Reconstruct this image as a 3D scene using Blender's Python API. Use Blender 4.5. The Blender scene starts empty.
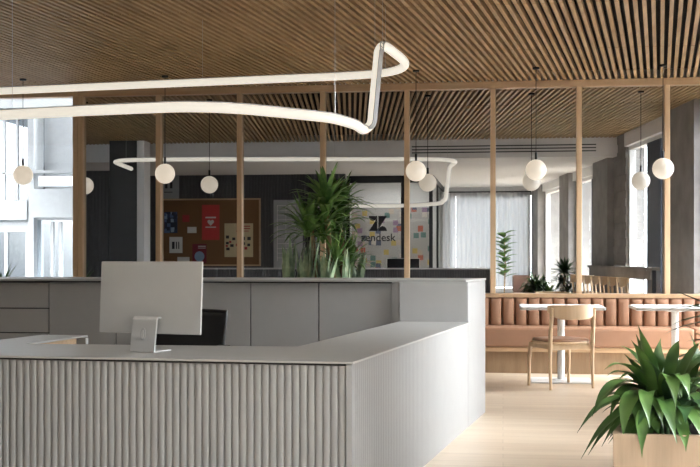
import bpy, bmesh, math, random
from mathutils import Vector, Matrix
random.seed(7)
S = bpy.context.scene
COL = S.collection
PI = math.pi

# ------------------------------------------------------------------ frame of the place
F = 1130.0                       # focal length in pixels of a 700 px wide frame
EYE = 1.21                       # eye height
YAW = math.radians(7.71)         # camera looks a little left of the room's depth axis
CY, SY = math.cos(YAW), math.sin(YAW)
MIR = 12.45                      # plane of the mirror wall
SK = 0.134                       # skew of desk side, slats and window wall (dx per dy)
EXPO = 0.0

def atY(px, py, Y):
    u = (px-350)/F; t = Y/(CY+u*SY)
    return Vector((t*(-SY+u*CY), Y, EYE+t*(257-py)/F))
def atZ(px, py, z):
    t = (z-EYE)*F/(257-py); u = (px-350)/F
    return Vector((t*(-SY+u*CY), t*(CY+u*SY), z))
def mirY(px, py, Y):             # a point seen in the mirror that really stands at depth Y
    p = atY(px, py, 2*MIR-Y); return Vector((p.x, Y, p.z))

# ------------------------------------------------------------------ materials
def new_mat(name):
    m = bpy.data.materials.new(name); m.use_nodes = True
    return m, m.node_tree.nodes, m.node_tree.links, m.node_tree.nodes['Principled BSDF']
def plain(name, col, rough=0.5, metal=0.0, spec=0.5, noise=0.04, nscale=12, bump=0.0, bscale=200):
    m, N, L, b = new_mat(name)
    b.inputs['Roughness'].default_value = rough; b.inputs['Metallic'].default_value = metal
    b.inputs['Specular IOR Level'].default_value = spec
    tc = N.new('ShaderNodeTexCoord')
    n = N.new('ShaderNodeTexNoise'); n.inputs['Scale'].default_value = nscale; n.inputs['Detail'].default_value = 4
    r = N.new('ShaderNodeValToRGB')
    r.color_ramp.elements[0].position = .3; r.color_ramp.elements[1].position = .7
    r.color_ramp.elements[0].color = [c*(1-noise) for c in col]+[1]
    r.color_ramp.elements[1].color = [min(1, c*(1+noise)) for c in col]+[1]
    L.new(tc.outputs['Object'], n.inputs['Vector']); L.new(n.outputs['Fac'], r.inputs['Fac']); L.new(r.outputs['Color'], b.inputs['Base Color'])
    if bump:
        n2 = N.new('ShaderNodeTexNoise'); n2.inputs['Scale'].default_value = bscale
        bp = N.new('ShaderNodeBump'); bp.inputs['Strength'].default_value = bump; bp.inputs['Distance'].default_value = .002
        L.new(tc.outputs['Object'], n2.inputs['Vector']); L.new(n2.outputs['Fac'], bp.inputs['Height']); L.new(bp.outputs['Normal'], b.inputs['Normal'])
    return m
def wood(name, c0, c1, rough=0.45, scale=(1.5, 25, 25), det=5):
    m, N, L, b = new_mat(name)
    b.inputs['Roughness'].default_value = rough
    tc = N.new('ShaderNodeTexCoord'); mp = N.new('ShaderNodeMapping'); mp.inputs['Scale'].default_value = scale
    n = N.new('ShaderNodeTexNoise'); n.inputs['Scale'].default_value = 1.0; n.inputs['Detail'].default_value = det; n.inputs['Roughness'].default_value = .65
    r = N.new('ShaderNodeValToRGB'); r.color_ramp.elements[0].position = .3; r.color_ramp.elements[1].position = .72
    r.color_ramp.elements[0].color = list(c0)+[1]; r.color_ramp.elements[1].color = list(c1)+[1]
    L.new(tc.outputs['Object'], mp.inputs['Vector']); L.new(mp.outputs['Vector'], n.inputs['Vector'])
    L.new(n.outputs['Fac'], r.inputs['Fac']); L.new(r.outputs['Color'], b.inputs['Base Color'])
    return m
def floor_mat():
    m, N, L, b = new_mat('oak_floor')
    tc = N.new('ShaderNodeTexCoord')
    br = N.new('ShaderNodeTexBrick'); br.offset = .37; br.offset_frequency = 2
    br.inputs['Scale'].default_value = 1; br.inputs['Brick Width'].default_value = 1.9; br.inputs['Row Height'].default_value = .14
    br.inputs['Mortar Size'].default_value = .0012; br.inputs['Mortar Smooth'].default_value = .3
    br.inputs['Color1'].default_value = (.76, .63, .49, 1); br.inputs['Color2'].default_value = (.67, .53, .40, 1)
    br.inputs['Mortar'].default_value = (.38, .28, .20, 1)
    mp = N.new('ShaderNodeMapping'); mp.inputs['Scale'].default_value = (1.2, 22, 1)
    n = N.new('ShaderNodeTexNoise'); n.inputs['Scale'].default_value = 1; n.inputs['Detail'].default_value = 6
    r = N.new('ShaderNodeValToRGB'); r.color_ramp.elements[0].position = .3; r.color_ramp.elements[1].position = .7
    r.color_ramp.elements[0].color = (.86, .85, .84, 1); r.color_ramp.elements[1].color = (1, 1, 1, 1)
    mx = N.new('ShaderNodeMix'); mx.data_type = 'RGBA'; mx.blend_type = 'MULTIPLY'; mx.inputs[0].default_value = 1
    L.new(tc.outputs['Object'], br.inputs['Vector']); L.new(tc.outputs['Object'], mp.inputs['Vector']); L.new(mp.outputs['Vector'], n.inputs['Vector'])
    L.new(n.outputs['Fac'], r.inputs['Fac']); L.new(br.outputs['Color'], mx.inputs[6]); L.new(r.outputs['Color'], mx.inputs[7])
    L.new(mx.outputs[2], b.inputs['Base Color'])
    b.inputs['Roughness'].default_value = .34
    return m
def emis(name, col, s):
    m, N, L, b = new_mat(name)
    b.inputs['Base Color'].default_value = (.35, .34, .32, 1)
    b.inputs['Emission Color'].default_value = list(col)+[1]; b.inputs['Emission Strength'].default_value = s
    b.inputs['Roughness'].default_value = .4
    return m
def leafmat(name, c0, c1, rough=.4):
    m, N, L, b = new_mat(name)
    tc = N.new('ShaderNodeTexCoord'); n = N.new('ShaderNodeTexNoise'); n.inputs['Scale'].default_value = 9
    r = N.new('ShaderNodeValToRGB'); r.color_ramp.elements[0].position = .35; r.color_ramp.elements[1].position = .65
    r.color_ramp.elements[0].color = list(c0)+[1]; r.color_ramp.elements[1].color = list(c1)+[1]
    L.new(tc.outputs['Object'], n.inputs['Vector']); L.new(n.outputs['Fac'], r.inputs['Fac']); L.new(r.outputs['Color'], b.inputs['Base Color'])
    b.inputs['Roughness'].default_value = rough
    b.inputs['Subsurface Weight'].default_value = 0
    return m
def glass_mat(name, tint=(1, 1, 1), refl=.08):
    m, N, L, b = new_mat(name); N.remove(b)
    out = [n for n in N if n.type == 'OUTPUT_MATERIAL'][0]
    tr = N.new('ShaderNodeBsdfTransparent'); tr.inputs['Color'].default_value = list(tint)+[1]
    gl = N.new('ShaderNodeBsdfGlossy'); gl.inputs['Roughness'].default_value = .02
    mx = N.new('ShaderNodeMixShader'); mx.inputs[0].default_value = refl
    L.new(tr.outputs[0], mx.inputs[1]); L.new(gl.outputs[0], mx.inputs[2]); L.new(mx.outputs[0], out.inputs[0])
    return m
def voronoi_mat(name, scale, cols, bg, thr=.32):
    m, N, L, b = new_mat(name)
    tc = N.new('ShaderNodeTexCoord'); v = N.new('ShaderNodeTexVoronoi'); v.distance = 'CHEBYCHEV'; v.inputs['Scale'].default_value = scale
    v.inputs['Randomness'].default_value = .8
    sep = N.new('ShaderNodeSeparateColor'); r = N.new('ShaderNodeValToRGB'); r.color_ramp.interpolation = 'CONSTANT'
    els = r.color_ramp.elements
    els[0].color = list(cols[0])+[1]; els[1].position = 1/len(cols); els[1].color = list(cols[1])+[1]
    for i, c in enumerate(cols[2:]):
        e = els.new((i+2)/len(cols)); e.color = list(c)+[1]
    lt = N.new('ShaderNodeMath'); lt.operation = 'LESS_THAN'; lt.inputs[1].default_value = thr
    mx = N.new('ShaderNodeMix'); mx.data_type = 'RGBA'; mx.inputs[6].default_value = list(bg)+[1]
    L.new(tc.outputs['Object'], v.inputs['Vector']); L.new(v.outputs['Color'], sep.inputs[0]); L.new(sep.outputs[0], r.inputs['Fac'])
    L.new(v.outputs['Distance'], lt.inputs[0]); L.new(lt.outputs[0], mx.inputs[0]); L.new(r.outputs['Color'], mx.inputs[7]); L.new(mx.outputs[2], b.inputs['Base Color'])
    b.inputs['Roughness'].default_value = .6
    return m

M = {}
M['floor'] = floor_mat()
M['slat'] = wood('slat_oak', (.30, .185, .085), (.48, .32, .165), .5, (20, 1.2, 20))
M['oak'] = wood('pale_oak', (.56, .39, .235), (.70, .51, .33), .45, (22, 22, 1.5))
M['oakx'] = wood('pale_oak_grain_across', (.46, .30, .17), (.60, .42, .26), .45, (1.5, 22, 22))
M['planteroak'] = wood('planter_oak', (.20, .14, .088), (.28, .20, .13), .5, (22, 22, 1.5))
M['oakchair'] = wood('chair_oak', (.58, .41, .25), (.70, .52, .34), .42, (14, 14, 2))
M['void'] = plain('black_backing', (.012, .011, .010), .9)
M['greige'] = plain('greige_lacquer', (.40, .395, .385), .42, noise=.02)
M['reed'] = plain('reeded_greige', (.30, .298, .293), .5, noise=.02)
M['top'] = plain('worktop_greige', (.40, .394, .383), .36, noise=.02)
M['shadowgap'] = plain('shadow_gap', (.03, .03, .03), .8)  # near-black colour stands in for the shade inside gaps
M['white'] = plain('white_paint', (.80, .80, .80), .5, noise=.01)
M['plaster'] = plain('white_plaster', (.72, .72, .72), .8, noise=.02)
M['concrete'] = plain('board_concrete', (.27, .26, .25), .8, noise=.18, nscale=3.5, bump=.4, bscale=30)
M['darkreed'] = plain('charcoal_reeded_wall', (.07, .07, .075), .55, noise=.05)
M['charcoal'] = plain('charcoal_paint', (.028, .028, .03), .5)
M['blackmetal'] = plain('black_metal', (.015, .016, .02), .4)
M['navy'] = plain('navy_panel', (.016, .022, .038), .4)
M['leather'] = plain('terracotta_leather', (.31, .168, .102), .42, noise=.06, nscale=6, bump=.15, bscale=300)
M['pinkfab'] = plain('dusty_pink_fabric', (.42, .27, .23), .8)
M['alu'] = plain('silver_aluminium', (.60, .60, .59), .45, metal=.3, noise=.01)
M['screen'] = plain('black_screen', (.008, .008, .01), .08)
M['blackplastic'] = plain('black_plastic', (.012, .012, .013), .45)
M['blackmesh'] = plain('black_mesh_fabric', (.02, .02, .021), .85, bump=.6, bscale=500)
M['tube'] = emis('warm_white_diffuser', (1, .925, .79), .76)
M['globe'] = emis('opal_globe', (1, .86, .68), .62)
M['channel'] = plain('grey_channel', (.48, .48, .49), .5)
M['cord'] = plain('black_cord', (.01, .01, .01), .6)
M['steel'] = plain('steel_cable', (.5, .5, .5), .35, metal=.8)
M['soil'] = plain('dark_soil', (.02, .014, .01), .95, noise=.3, nscale=60, bump=1, bscale=60)
M['leaf'] = leafmat('broad_leaf_green', (.026, .066, .014), (.075, .145, .032))
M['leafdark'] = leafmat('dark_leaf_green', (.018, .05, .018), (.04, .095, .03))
M['leafdrac'] = leafmat('strap_leaf_green', (.06, .145, .03), (.18, .32, .08))
M['leafsnake'] = leafmat('snake_leaf_green', (.16, .26, .15), (.38, .47, .30), .45)
M['bark'] = plain('pale_bark', (.30, .21, .12), .8, noise=.25, nscale=25)
M['pot'] = plain('charcoal_pot', (.05, .05, .05), .6)
M['cork'] = plain('cork', (.20, .105, .045), .9, noise=.15, nscale=90)
M['paper'] = plain('paper_white', (.7, .69, .66), .7)
M['paperblue'] = voronoi_mat('blue_flyer', 14, [(.03, .05, .12), (.10, .16, .30), (.3, .4, .55), (.02, .03, .06)], (.02, .03, .07), .5)
M['paperred'] = plain('red_poster_paper', (.55, .045, .04), .6)
M['papercream'] = plain('cream_poster_paper', (.62, .52, .32), .6)
M['papermaroon'] = plain('maroon_flyer_paper', (.17, .015, .03), .6)
M['inkdark'] = plain('dark_ink', (.02, .02, .025), .6)
M['inkred'] = plain('red_ink', (.4, .04, .04), .6)
M['inkblue'] = plain('light_blue_ink', (.25, .38, .55), .6)
M['sketchboard'] = plain('grey_whiteboard', (.33, .34, .35), .4)
M['collage'] = voronoi_mat('collage_wall', 6.5, [(.5, .42, .35), (.42, .12, .08), (.10, .12, .18), (.5, .38, .12), (.12, .22, .2), (.6, .55, .5), (.3, .2, .3)], (.42, .41, .40), .36)
M['glass'] = glass_mat('clear_glass', (.97, .98, .98), .05)
M['greyglass'] = glass_mat('facade_glass', (.72, .76, .79), .12)
M['mirror'] = plain('grey_mirror', (.66, .67, .68), .0, metal=1, noise=0)
M['facade'] = plain('facade_white', (.40, .41, .42), .7)
M['facadegrey'] = plain('facade_interior_grey', (.17, .185, .20), .8, noise=.15, nscale=.8)
M['pave'] = plain('courtyard_paving', (.3, .3, .3), .8)

# ------------------------------------------------------------------ mesh builder
class MB:
    def __init__(s): s.bm = bmesh.new()
    def quad(s, pts):
        return s.bm.faces.new([s.bm.verts.new(p) for p in pts])
    def box(s, x0, x1, y0, y1, z0, z1, mat=None):
        c = [(x0,y0,z0),(x1,y0,z0),(x1,y1,z0),(x0,y1,z0),(x0,y0,z1),(x1,y0,z1),(x1,y1,z1),(x0,y1,z1)]
        v = [s.bm.verts.new(mat @ Vector(p) if mat else p) for p in c]
        for f in ((0,3,2,1),(4,5,6,7),(0,1,5,4),(1,2,6,5),(2,3,7,6),(3,0,4,7)): s.bm.faces.new([v[i] for i in f])
        return s
    def prism(s, poly, z0, z1):
        a = [s.bm.verts.new((x, y, z0)) for x, y in poly]; b = [s.bm.verts.new((x, y, z1)) for x, y in poly]
        n = len(poly)
        s.bm.faces.new(b); s.bm.faces.new(a[::-1])
        for i in range(n): s.bm.faces.new([a[i], a[(i+1)%n], b[(i+1)%n], b[i]])
        return s
    def prismY(s, poly, y0, y1):      # poly in (x,z), extruded along y
        a = [s.bm.verts.new((x, y0, z)) for x, z in poly]; b = [s.bm.verts.new((x, y1, z)) for x, z in poly]
        n = len(poly)
        s.bm.faces.new(a); s.bm.faces.new(b[::-1])
        for i in range(n): s.bm.faces.new([a[i], b[i], b[(i+1)%n], a[(i+1)%n]])
        return s
    def rings(s, rings, closed=True, caps=True):
        rv = [[s.bm.verts.new(p) for p in r] for r in rings]; n = len(rings[0])
        for i in range(len(rv)-1):
            for j in range(n if closed else n-1):
                k = (j+1) % n
                s.bm.faces.new([rv[i][j], rv[i][k], rv[i+1][k], rv[i+1][j]])
        if caps and closed:
            s.bm.faces.new(rv[0][::-1]); s.bm.faces.new(rv[-1])
        return s
    def tube(s, pts, r, seg=10, up=Vector((0,0,1)), flat=1.0, caps=True):
        pts = [Vector(p) for p in pts]; R = r if isinstance(r, (list, tuple)) else [r]*len(pts)
        rings = []; prev = None
        for i, p in enumerate(pts):
            d = (pts[min(i+1, len(pts)-1)]-pts[max(i-1, 0)]).normalized()
            if prev is None:
                a = up if abs(d.dot(up)) < .95 else Vector((1, 0, 0))
                n = (a-d*a.dot(d)).normalized()
            else: n = (prev-d*prev.dot(d)).normalized()
            prev = n; b = d.cross(n)
            rings.append([p+n*math.cos(2*PI*k/seg)*R[i]*flat+b*math.sin(2*PI*k/seg)*R[i] for k in range(seg)])
        return s.rings(rings, True, caps)
    def lathe(s, c, prof, seg=28):
        c = Vector(c)
        rings = [[c+Vector((max(r, 1e-4)*math.cos(2*PI*k/seg), max(r, 1e-4)*math.sin(2*PI*k/seg), z)) for k in range(seg)] for r, z in prof]
        return s.rings(rings, True, True)
    def ball(s, c, r, u=28, v=18, squash=1):
        return s.lathe(c, [(r*math.sin(PI*i/v), -r*squash*math.cos(PI*i/v)) for i in range(v+1)], u)
    def leaf(s, b, via, tip, w, fold=.25, n=9, side=None, shape='broad', th=.0008):
        b, via, tip = Vector(b), Vector(via), Vector(tip)
        P = lambda t: b*(1-t)**2+via*2*t*(1-t)+tip*t*t
        D = lambda t: ((via-b)*(1-t)+(tip-via)*t)
        L, C, R_ = [], [], []
        for i in range(n+1):
            t = i/n; d = D(t).normalized() if D(t).length > 1e-6 else Vector((0, 0, 1))
            sd = side if side is not None else d.cross(Vector((0, 0, 1)))
            sd = sd-d*sd.dot(d)
            if sd.length < 1e-3: sd = Vector((1, 0, 0))
            sd.normalize(); up = sd.cross(d).normalized()
            if shape == 'broad': ww = w*(.10+.90*math.sin(PI*t**.9)**.8)*(1-t**6)*.5
            elif shape == 'strap': ww = w*.5*min(1, .45+t*2)*(1-t**3.0)
            else: ww = w*.5*(min(1, .6+t))*(1-max(0, (t-.6)/.4)**1.6)
            ww = max(ww, .0006)
            p = P(t)
            L.append(p+sd*ww+up*ww*fold); R_.append(p-sd*ww+up*ww*fold); C.append(p)
        for i in range(n):
            for A, B in ((L, C), (C, R_)):
                s.quad([A[i], A[i+1], B[i+1], B[i]])
        return s
    def build(s, name, mat, parent=None, local=False, smooth=False, bevel=0, base=True, solid=0):
        bmesh.ops.remove_doubles(s.bm, verts=s.bm.verts, dist=1e-5)
        bmesh.ops.recalc_face_normals(s.bm, faces=s.bm.faces)
        me = bpy.data.meshes.new(name)
        if parent is None:
            if base and not local:
                vs = [v.co for v in s.bm.verts]
                o3 = Vector(((min(v.x for v in vs)+max(v.x for v in vs))/2, (min(v.y for v in vs)+max(v.y for v in vs))/2, min(v.z for v in vs)))
            else: o3 = Vector((0, 0, 0))
        else: o3 = Vector((0, 0, 0)) if local else origin(parent)
        bmesh.ops.translate(s.bm, verts=s.bm.verts, vec=-o3)
        s.bm.to_mesh(me); s.bm.free()
        o = bpy.data.objects.new(name, me); COL.objects.link(o)
        me.materials.append(M[mat] if isinstance(mat, str) else mat)
        if parent is not None: o.parent = parent
        else: o.location = o3
        if smooth:
            me.polygons.foreach_set('use_smooth', [True]*len(me.polygons))
            if smooth != 'all':
                try: me.set_sharp_from_angle(angle=math.radians(40))
                except Exception: pass
        if bevel:
            b = o.modifiers.new('bevel', 'BEVEL'); b.width = bevel; b.segments = 3; b.limit_method = 'ANGLE'; b.angle_limit = math.radians(35)
        if solid:
            b = o.modifiers.new('solid', 'SOLIDIFY'); b.thickness = solid
        return o
def origin(o):
    v = Vector((0, 0, 0))
    while o is not None: v += o.location; o = o.parent
    return v
def thing(name, loc, label, cat, group=None, rz=0):
    o = bpy.data.objects.new(name, None); COL.objects.link(o); o.location = loc; o.rotation_euler = (0, 0, rz); o.empty_display_size = .1
    return tag(o, label, cat, group)
def tag(o, label, cat, group=None, kind=None):
    o['label'] = label; o['category'] = cat
    if group: o['group'] = group
    if kind: o['kind'] = kind
    return o
def struct(o, label=None, cat=None):
    o['kind'] = 'structure'
    if label: o['label'] = label
    if cat: o['category'] = cat
    return o
def copy_tree(o, parent=None):
    c = o.copy(); COL.objects.link(c)
    c.parent = parent
    for ch in list(o.children): copy_tree(ch, c)
    return c
def dup(o, loc, rz, label, group=None):
    c = copy_tree(o); c.location = loc; c.rotation_euler = (0, 0, rz); c['label'] = label
    if group: c['group'] = group
    return c

def reeds(p0, p1, z0, z1, out, pitch, depth, back=.02, n=6):
    """vertical half-round reeds between two plan points; out = unit plan normal"""
    mb = MB(); p0 = Vector((*p0, 0)); p1 = Vector((*p1, 0)); o = Vector((*out, 0)).normalized()
    L = (p1-p0).length; d = (p1-p0)/L; k = max(1, round(L/pitch)); pt = L/k
    prof = []
    for i in range(k):
        for j in range(n):
            a = PI*j/n
            prof.append(p0+d*(pt*i+pt*(1-math.cos(a))/2)+o*(depth*math.sin(a)**.6 if 0 < a < PI else 0))
    prof.append(p1)
    lo = [mb.bm.verts.new((p.x, p.y, z0)) for p in prof]; hi = [mb.bm.verts.new((p.x, p.y, z1)) for p in prof]
    for i in range(len(prof)-1): mb.bm.faces.new([lo[i], lo[i+1], hi[i+1], hi[i]])
    b0, b1 = p0-o*back, p1-o*back
    w = [mb.bm.verts.new((b.x, b.y, z)) for b, z in ((b0, z0), (b1, z0), (b1, z1), (b0, z1))]
    mb.bm.faces.new([w[3], w[2], w[1], w[0]])
    mb.bm.faces.new([lo[0], hi[0], w[3], w[0]]); mb.bm.faces.new([lo[-1], w[1], w[2], hi[-1]])
    mb.bm.faces.new(hi+[w[2], w[3]]); mb.bm.faces.new([w[0], w[1]]+lo[::-1])
    return mb

# skewed frame along the window wall: (a along, b outwards) ; origin on the wall line at Y=0
ANG = math.atan(SK)
WL = 0.95
SKM = Matrix.Translation((WL, 0, 0)) @ Matrix.Rotation(-ANG, 4, 'Z')   # local y runs along the wall, local x outwards
CA = math.cos(ANG)

CEIL = 3.12; SOF = 2.82; SOFY = 6.4; LEFT = -9.6; BACK = -1.3

# ================================================================== SETTING
o = MB().box(LEFT-.2, 3.4, BACK-.2, MIR+.15, -.1, 0).build('floor', 'floor', base=False); struct(o)

# slatted ceiling : skewed battens between Y = SOFY and the mirror wall
mb = MB(); pitch = .0675; w = .031; hgt = .046
ysegs = [(SOFY+.01, 8.62), (8.635, 10.52), (10.535, 11.78), (11.795, MIR-.005)]
x0 = LEFT-SK*MIR
while x0 < WL-.04:
    for a, b in ysegs:
        xa, xb = x0+SK*a, x0+SK*b
        if xa < LEFT+.02: continue
        p = [(xa, a), (xa+w, a), (xb+w, b), (xb, b)]
        mb.prism(p, CEIL, CEIL+hgt)
    x0 += pitch
ceil = struct(mb.build('ceiling', 'slat', base=False))
MB().box(LEFT, 3.2, SOFY, MIR+.1, CEIL+hgt+.06, CEIL+hgt+.12).build('backing_board', 'void', ceil)
MB().box(LEFT, 1.9, BACK, SOFY-.08, SOF, SOF+.08).build('soffit', 'plaster', ceil)
MB().box(LEFT, 1.9, SOFY-.08, SOFY, SOF, CEIL+.12).build('bulkhead', 'plaster', ceil)

# walls
struct(MB().box(LEFT-.1, LEFT, BACK, MIR+.1, 0, 3.3).build('wall_left', 'plaster', base=False))
# low wall and sill below the mirrors
lowx0 = atY(80, 200, MIR).x-.05
wf = struct(MB().box(lowx0, 2.75, MIR, MIR+.12, 0, 3.3).build('wall_front', 'plaster', base=False))

struct(MB().box(LEFT-.2, 4.2, BACK-.1, 19.4, 3.9, 15).box(3.0, 4.2, MIR+.2, 23, -.02, 15).box(-17.5, -16.2, MIR+.2, 23, -.02, 15).build('courtyard_sky_block', 'plaster', base=False))   # unseen masses added above and beside the courtyard to block sky light
# ---- mirror wall -----------------------------------------------------------
mx = [atY(p, 200, MIR-.03).x for p in (81.5, 159, 240, 323, 407, 493, 579, 667)]+[2.60]
mw = thing('mirror_wall', (mx[3], MIR-.03, 0), 'tall oak-framed wall of grey mirrors above the bench, reflecting room and pendants', 'mirror')
MB().box(mx[0]-.03, 2.62, MIR-.075, MIR-.001, CEIL-.075, CEIL-.001).build('top_rail', 'oakx', mw, bevel=.002)
MB().box(mx[0]-.03, 2.62, MIR-.15, MIR-.001, .775, .815).build('sill', 'oakx', mw, bevel=.003)
for i, x in enumerate(mx[:-1]):
    MB().box(x-.028, x+.028, MIR-.07, MIR-.002, .816, CEIL-.076).build('mullion', 'oak', mw, bevel=.002)
    MB().box(x+.03, mx[i+1]-.03, MIR-.012, MIR-.004, .818, CEIL-.078).build('mirror_pane', 'mirror', mw)

# ---- window_1 : clear glazing of the left bay onto the courtyard -----------
gx0, gx1 = LEFT, mx[0]-.032
w1 = struct(thing('window_1', ((gx0+gx1)/2, MIR, 0), 'oak-framed clear window at the left looking onto a white building', 'window'))
f = MB(); f.box(gx0, gx1, MIR-.07, MIR+.05, CEIL-.075, CEIL+.1); f.box(gx0, gx1, MIR-.07, MIR+.05, .0, .12)
for x in (gx1-.03, -6.4, -8.2): f.box(x-.028, x+.028, MIR-.07, MIR+.05, .12, CEIL-.075)
f.build('window_frame', 'oak', w1, bevel=.002)
MB().box(gx0, gx1, MIR+.0, MIR+.01, .1, CEIL-.06).build('window_glass', 'glass', w1)

# ---- right window wall (skewed) ---------------------------------------------
def seg(y0, y1, b0, b1, z0, z1, mb):
    return mb.box(b0, b1, y0/CA, y1/CA, z0, z1, SKM)
mb = MB()
for (y0, y1, b0) in ((9.35, 10.75, -.10), (5.05, 6.15, -.10), (1.95, 2.9, -.10), (-1.35, -.5, -.12)):
    seg(y0, y1, b0, .35, 0, 3.3, mb)
wr = struct(mb.build('wall_right', 'concrete', base=False))
mb = MB()
for k in range(26): seg(6.15, 6.95, .0+.012*(k % 2), .3, k*.125, k*.125+.122, mb)
mb.build('louvre_panel', 'concrete', wr)
mb = MB(); seg(6.95, 9.35, -.02, .3, 2.92, 3.3, mb); seg(2.9, 5.05, -.02, .3, 2.66, 3.3, mb); seg(-.5, 1.95, -.02, .3, 2.66, 3.3, mb); seg(10.75, 12.3, -.02, .3, 2.98, 3.3, mb)
mb.build('window_head', 'white', wr)
mb = MB(); seg(12.3, 12.8, 0, .35, 0, 3.3, mb); mb.build('end_pier', 'plaster', wr)

wins = [(2, 6.95, 9.35, 2.92, (8.05, 8.78)), (3, 2.9, 5.05, 2.66, (4.3, 5.05)), (4, -.5, 1.95, 2.66, (1.35, 1.95)), (5, 10.75, 12.3, 2.98, None)]
PORT = []
for n, y0, y1, zt, dark in wins:
    c = SKM @ Vector((.1, (y0+y1)/2/CA, 0))
    wn = struct(thing('window_%d' % n, c, 'tall window with white frame in the concrete window wall', 'window'))
    f = MB()
    for a, b in ((y0, y0+.06), (y1-.06, y1)): seg(a, b, .05, .15, .0, zt, f)
    seg(y0, y1, .05, .15, zt-.06, zt, f); seg(y0, y1, .05, .15, 0, .08, f)
    f.build('window_frame', 'white', wn)
    if dark:
        f = MB(); seg(dark[0], dark[1], .04, .12, .08, zt-.06, f); f.build('dark_panel', 'navy', wn)
    f = MB(); seg(y0+.06, y1-.06, .10, .106, .08, zt-.06, f); f.build('window_glass', 'glass', wn)
    PORT.append((SKM @ Vector((.2, (y0+y1)/2/CA, zt/2)), (y1-y0)/CA, zt, 'R'))

# ---- behind the desk's visitor side: reeded wall with cork board (seen in the mirror) --------
RY = 3.2
rx0 = mirY(140, 200, RY).x; rx1 = mirY(345, 200, RY).x
o = struct(reeds((rx0, RY), (rx1, RY), 0, SOF, (0, 1), .06, .02, .1).build('wall_back', 'darkreed', base=False))
o = struct(reeds((LEFT, 4.6), (rx0-.0, 4.6), 0, SOF, (0, 1), .07, .02, .1).build('wall_back.001', 'darkreed', base=False))
struct(MB().box(rx0-.1, rx0, RY-.1, 4.6-.1, 0, SOF).build('wall_back.002', 'charcoal', base=False))
# dark column with pale edge
cx0, cx1 = mirY(110, 200, 7.0).x, mirY(137, 200, 7.0).x
colo = thing('column', ((cx0+cx1)/2, 6.9, 0), 'charcoal-clad column with a pale edge strip left of the cork board', 'column')
MB().box(cx0, cx1, 6.65, 7.0, 0, CEIL-.002).build('shaft', 'charcoal', colo)
MB().box(cx1, cx1+.12, 6.65, 6.98, 0, CEIL-.002).build('edge_strip', 'white', colo)

# glazed meeting room (Y = 2.6)
GY = 2.6
gx0, gx1 = mirY(347, 200, GY).x, mirY(432, 200, GY).x
zt = SOF
part = struct(thing('window_6', ((gx0+gx1)/2, GY, 0), 'black-framed glazed meeting room partition with lettering on the glass', 'window'))
f = MB()
f.box(gx0, gx1, GY-.04, GY+.02, zt-.14, zt-.001); f.box(gx0, gx1, GY-.04, GY+.02, 0, .08)
for px in (348, 403, 431):
    x = mirY(px, 200, GY).x; f.box(x-.035, x+.035, GY-.04, GY+.02, .08, zt-.14)
f.build('window_frame', 'blackmetal', part)
MB().box(gx0+.04, gx1-.04, GY-.012, GY-.006, .08, zt-.14).build('window_glass', 'glass', part)
# side of meeting room + collage wall behind
w8 = struct(thing('window_8', (gx1+.02, 1.2, 0), 'side glazing of the meeting room', 'window'))
MB().box(gx1, gx1+.04, BACK, GY-.045, 0, .08).box(gx1, gx1+.04, BACK, GY-.045, zt-.10, zt-.001).box(gx1, gx1+.04, .98, 1.03, .08, zt-.1).build('window_frame', 'blackmetal', w8)
MB().box(gx1+.015, gx1+.022, BACK, GY-.045, .08, zt-.10).build('window_glass', 'glass', w8)
struct(MB().box(gx0-.5, gx1-.02, .9, 1.0, 0, SOF).build('wall_back.003', 'plaster', base=False))
a = mirY(352, 208, 1.0); b = mirY(430, 268, 1.0)
tag(MB().box(a.x, b.x, 1.002, 1.015, b.z, a.z).build('photo_collage', 'collage'), 'collage of small colourful pictures on the wall behind the lettered glass', 'collage')

ml = thing('added_room_light', ((gx0+gx1)/2, 1.8, SOF-.04), 'unseen flat light added inside the glazed meeting room to brighten it', 'ceiling light')  # added lamp, hidden behind the head beam, brightens the collage
MB().box(gx0+.2, gx1-.2, 1.5, 2.1, SOF-.035, SOF-.002).build('housing', 'white', ml)
MB().box(gx0+.22, gx1-.22, 1.52, 2.08, SOF-.04, SOF-.0355).build('diffuser', emis('added_room_glow', (1, .97, .92), 9.0), ml)
# logo and lettering on the glass; reversed here so that it reads in the mirror, as in the photo
def text_mesh(name, body, width, loc, parent, mat, flip):
    cu = bpy.data.curves.new('t', 'FONT'); cu.body = body; cu.size = 1; cu.extrude = .002; cu.offset = .012
    to = bpy.data.objects.new('t', cu); COL.objects.link(to); bpy.context.view_layer.update()
    dg = bpy.context.evaluated_depsgraph_get(); me = bpy.data.meshes.new_from_object(to.evaluated_get(dg))
    bpy.data.objects.remove(to); bpy.data.curves.remove(cu)
    xs = [v.co.x for v in me.vertices]; x0, x1 = min(xs), max(xs); s = width/(x1-x0)
    for v in me.vertices:
        x, y, z = v.co; v.co = Vector(((x-x0)*s*flip, z*.8, y*s))
    me.name = name
    o = bpy.data.objects.new(name, me); COL.objects.link(o); me.materials.clear(); me.materials.append(M[mat]); o.parent = parent
    o.location = Vector(loc)-origin(parent)
    return o
la, lb = mirY(361, 241, GY), mirY(396, 241, GY)
lg = thing('window_lettering', (la.x, GY+.002, la.z), 'black zendesk logo and word on the glazed partition, read in the mirror', 'sign')
text_mesh('word', 'zendesk', abs(lb.x-la.x), (la.x, GY+.001, la.z), lg, 'inkdark', 1)
za, zb = mirY(369, 216, GY), mirY(387, 231, GY)
W_ = zb.x-za.x; H_ = za.z-zb.z; m_ = za.x+W_/2
f = MB()
y0, y1 = GY-.002, GY+.004
f.prismY([(m_+.01*1, za.z), (zb.x, za.z), (m_+.01, zb.z+H_*.12)], y0, y1)                           # upper right wedge
f.prismY([(za.x, zb.z), (m_-.01, zb.z), (m_-.01, za.z-H_*.12)], y0, y1)                             # lower left wedge
r = W_/2-.01
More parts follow.
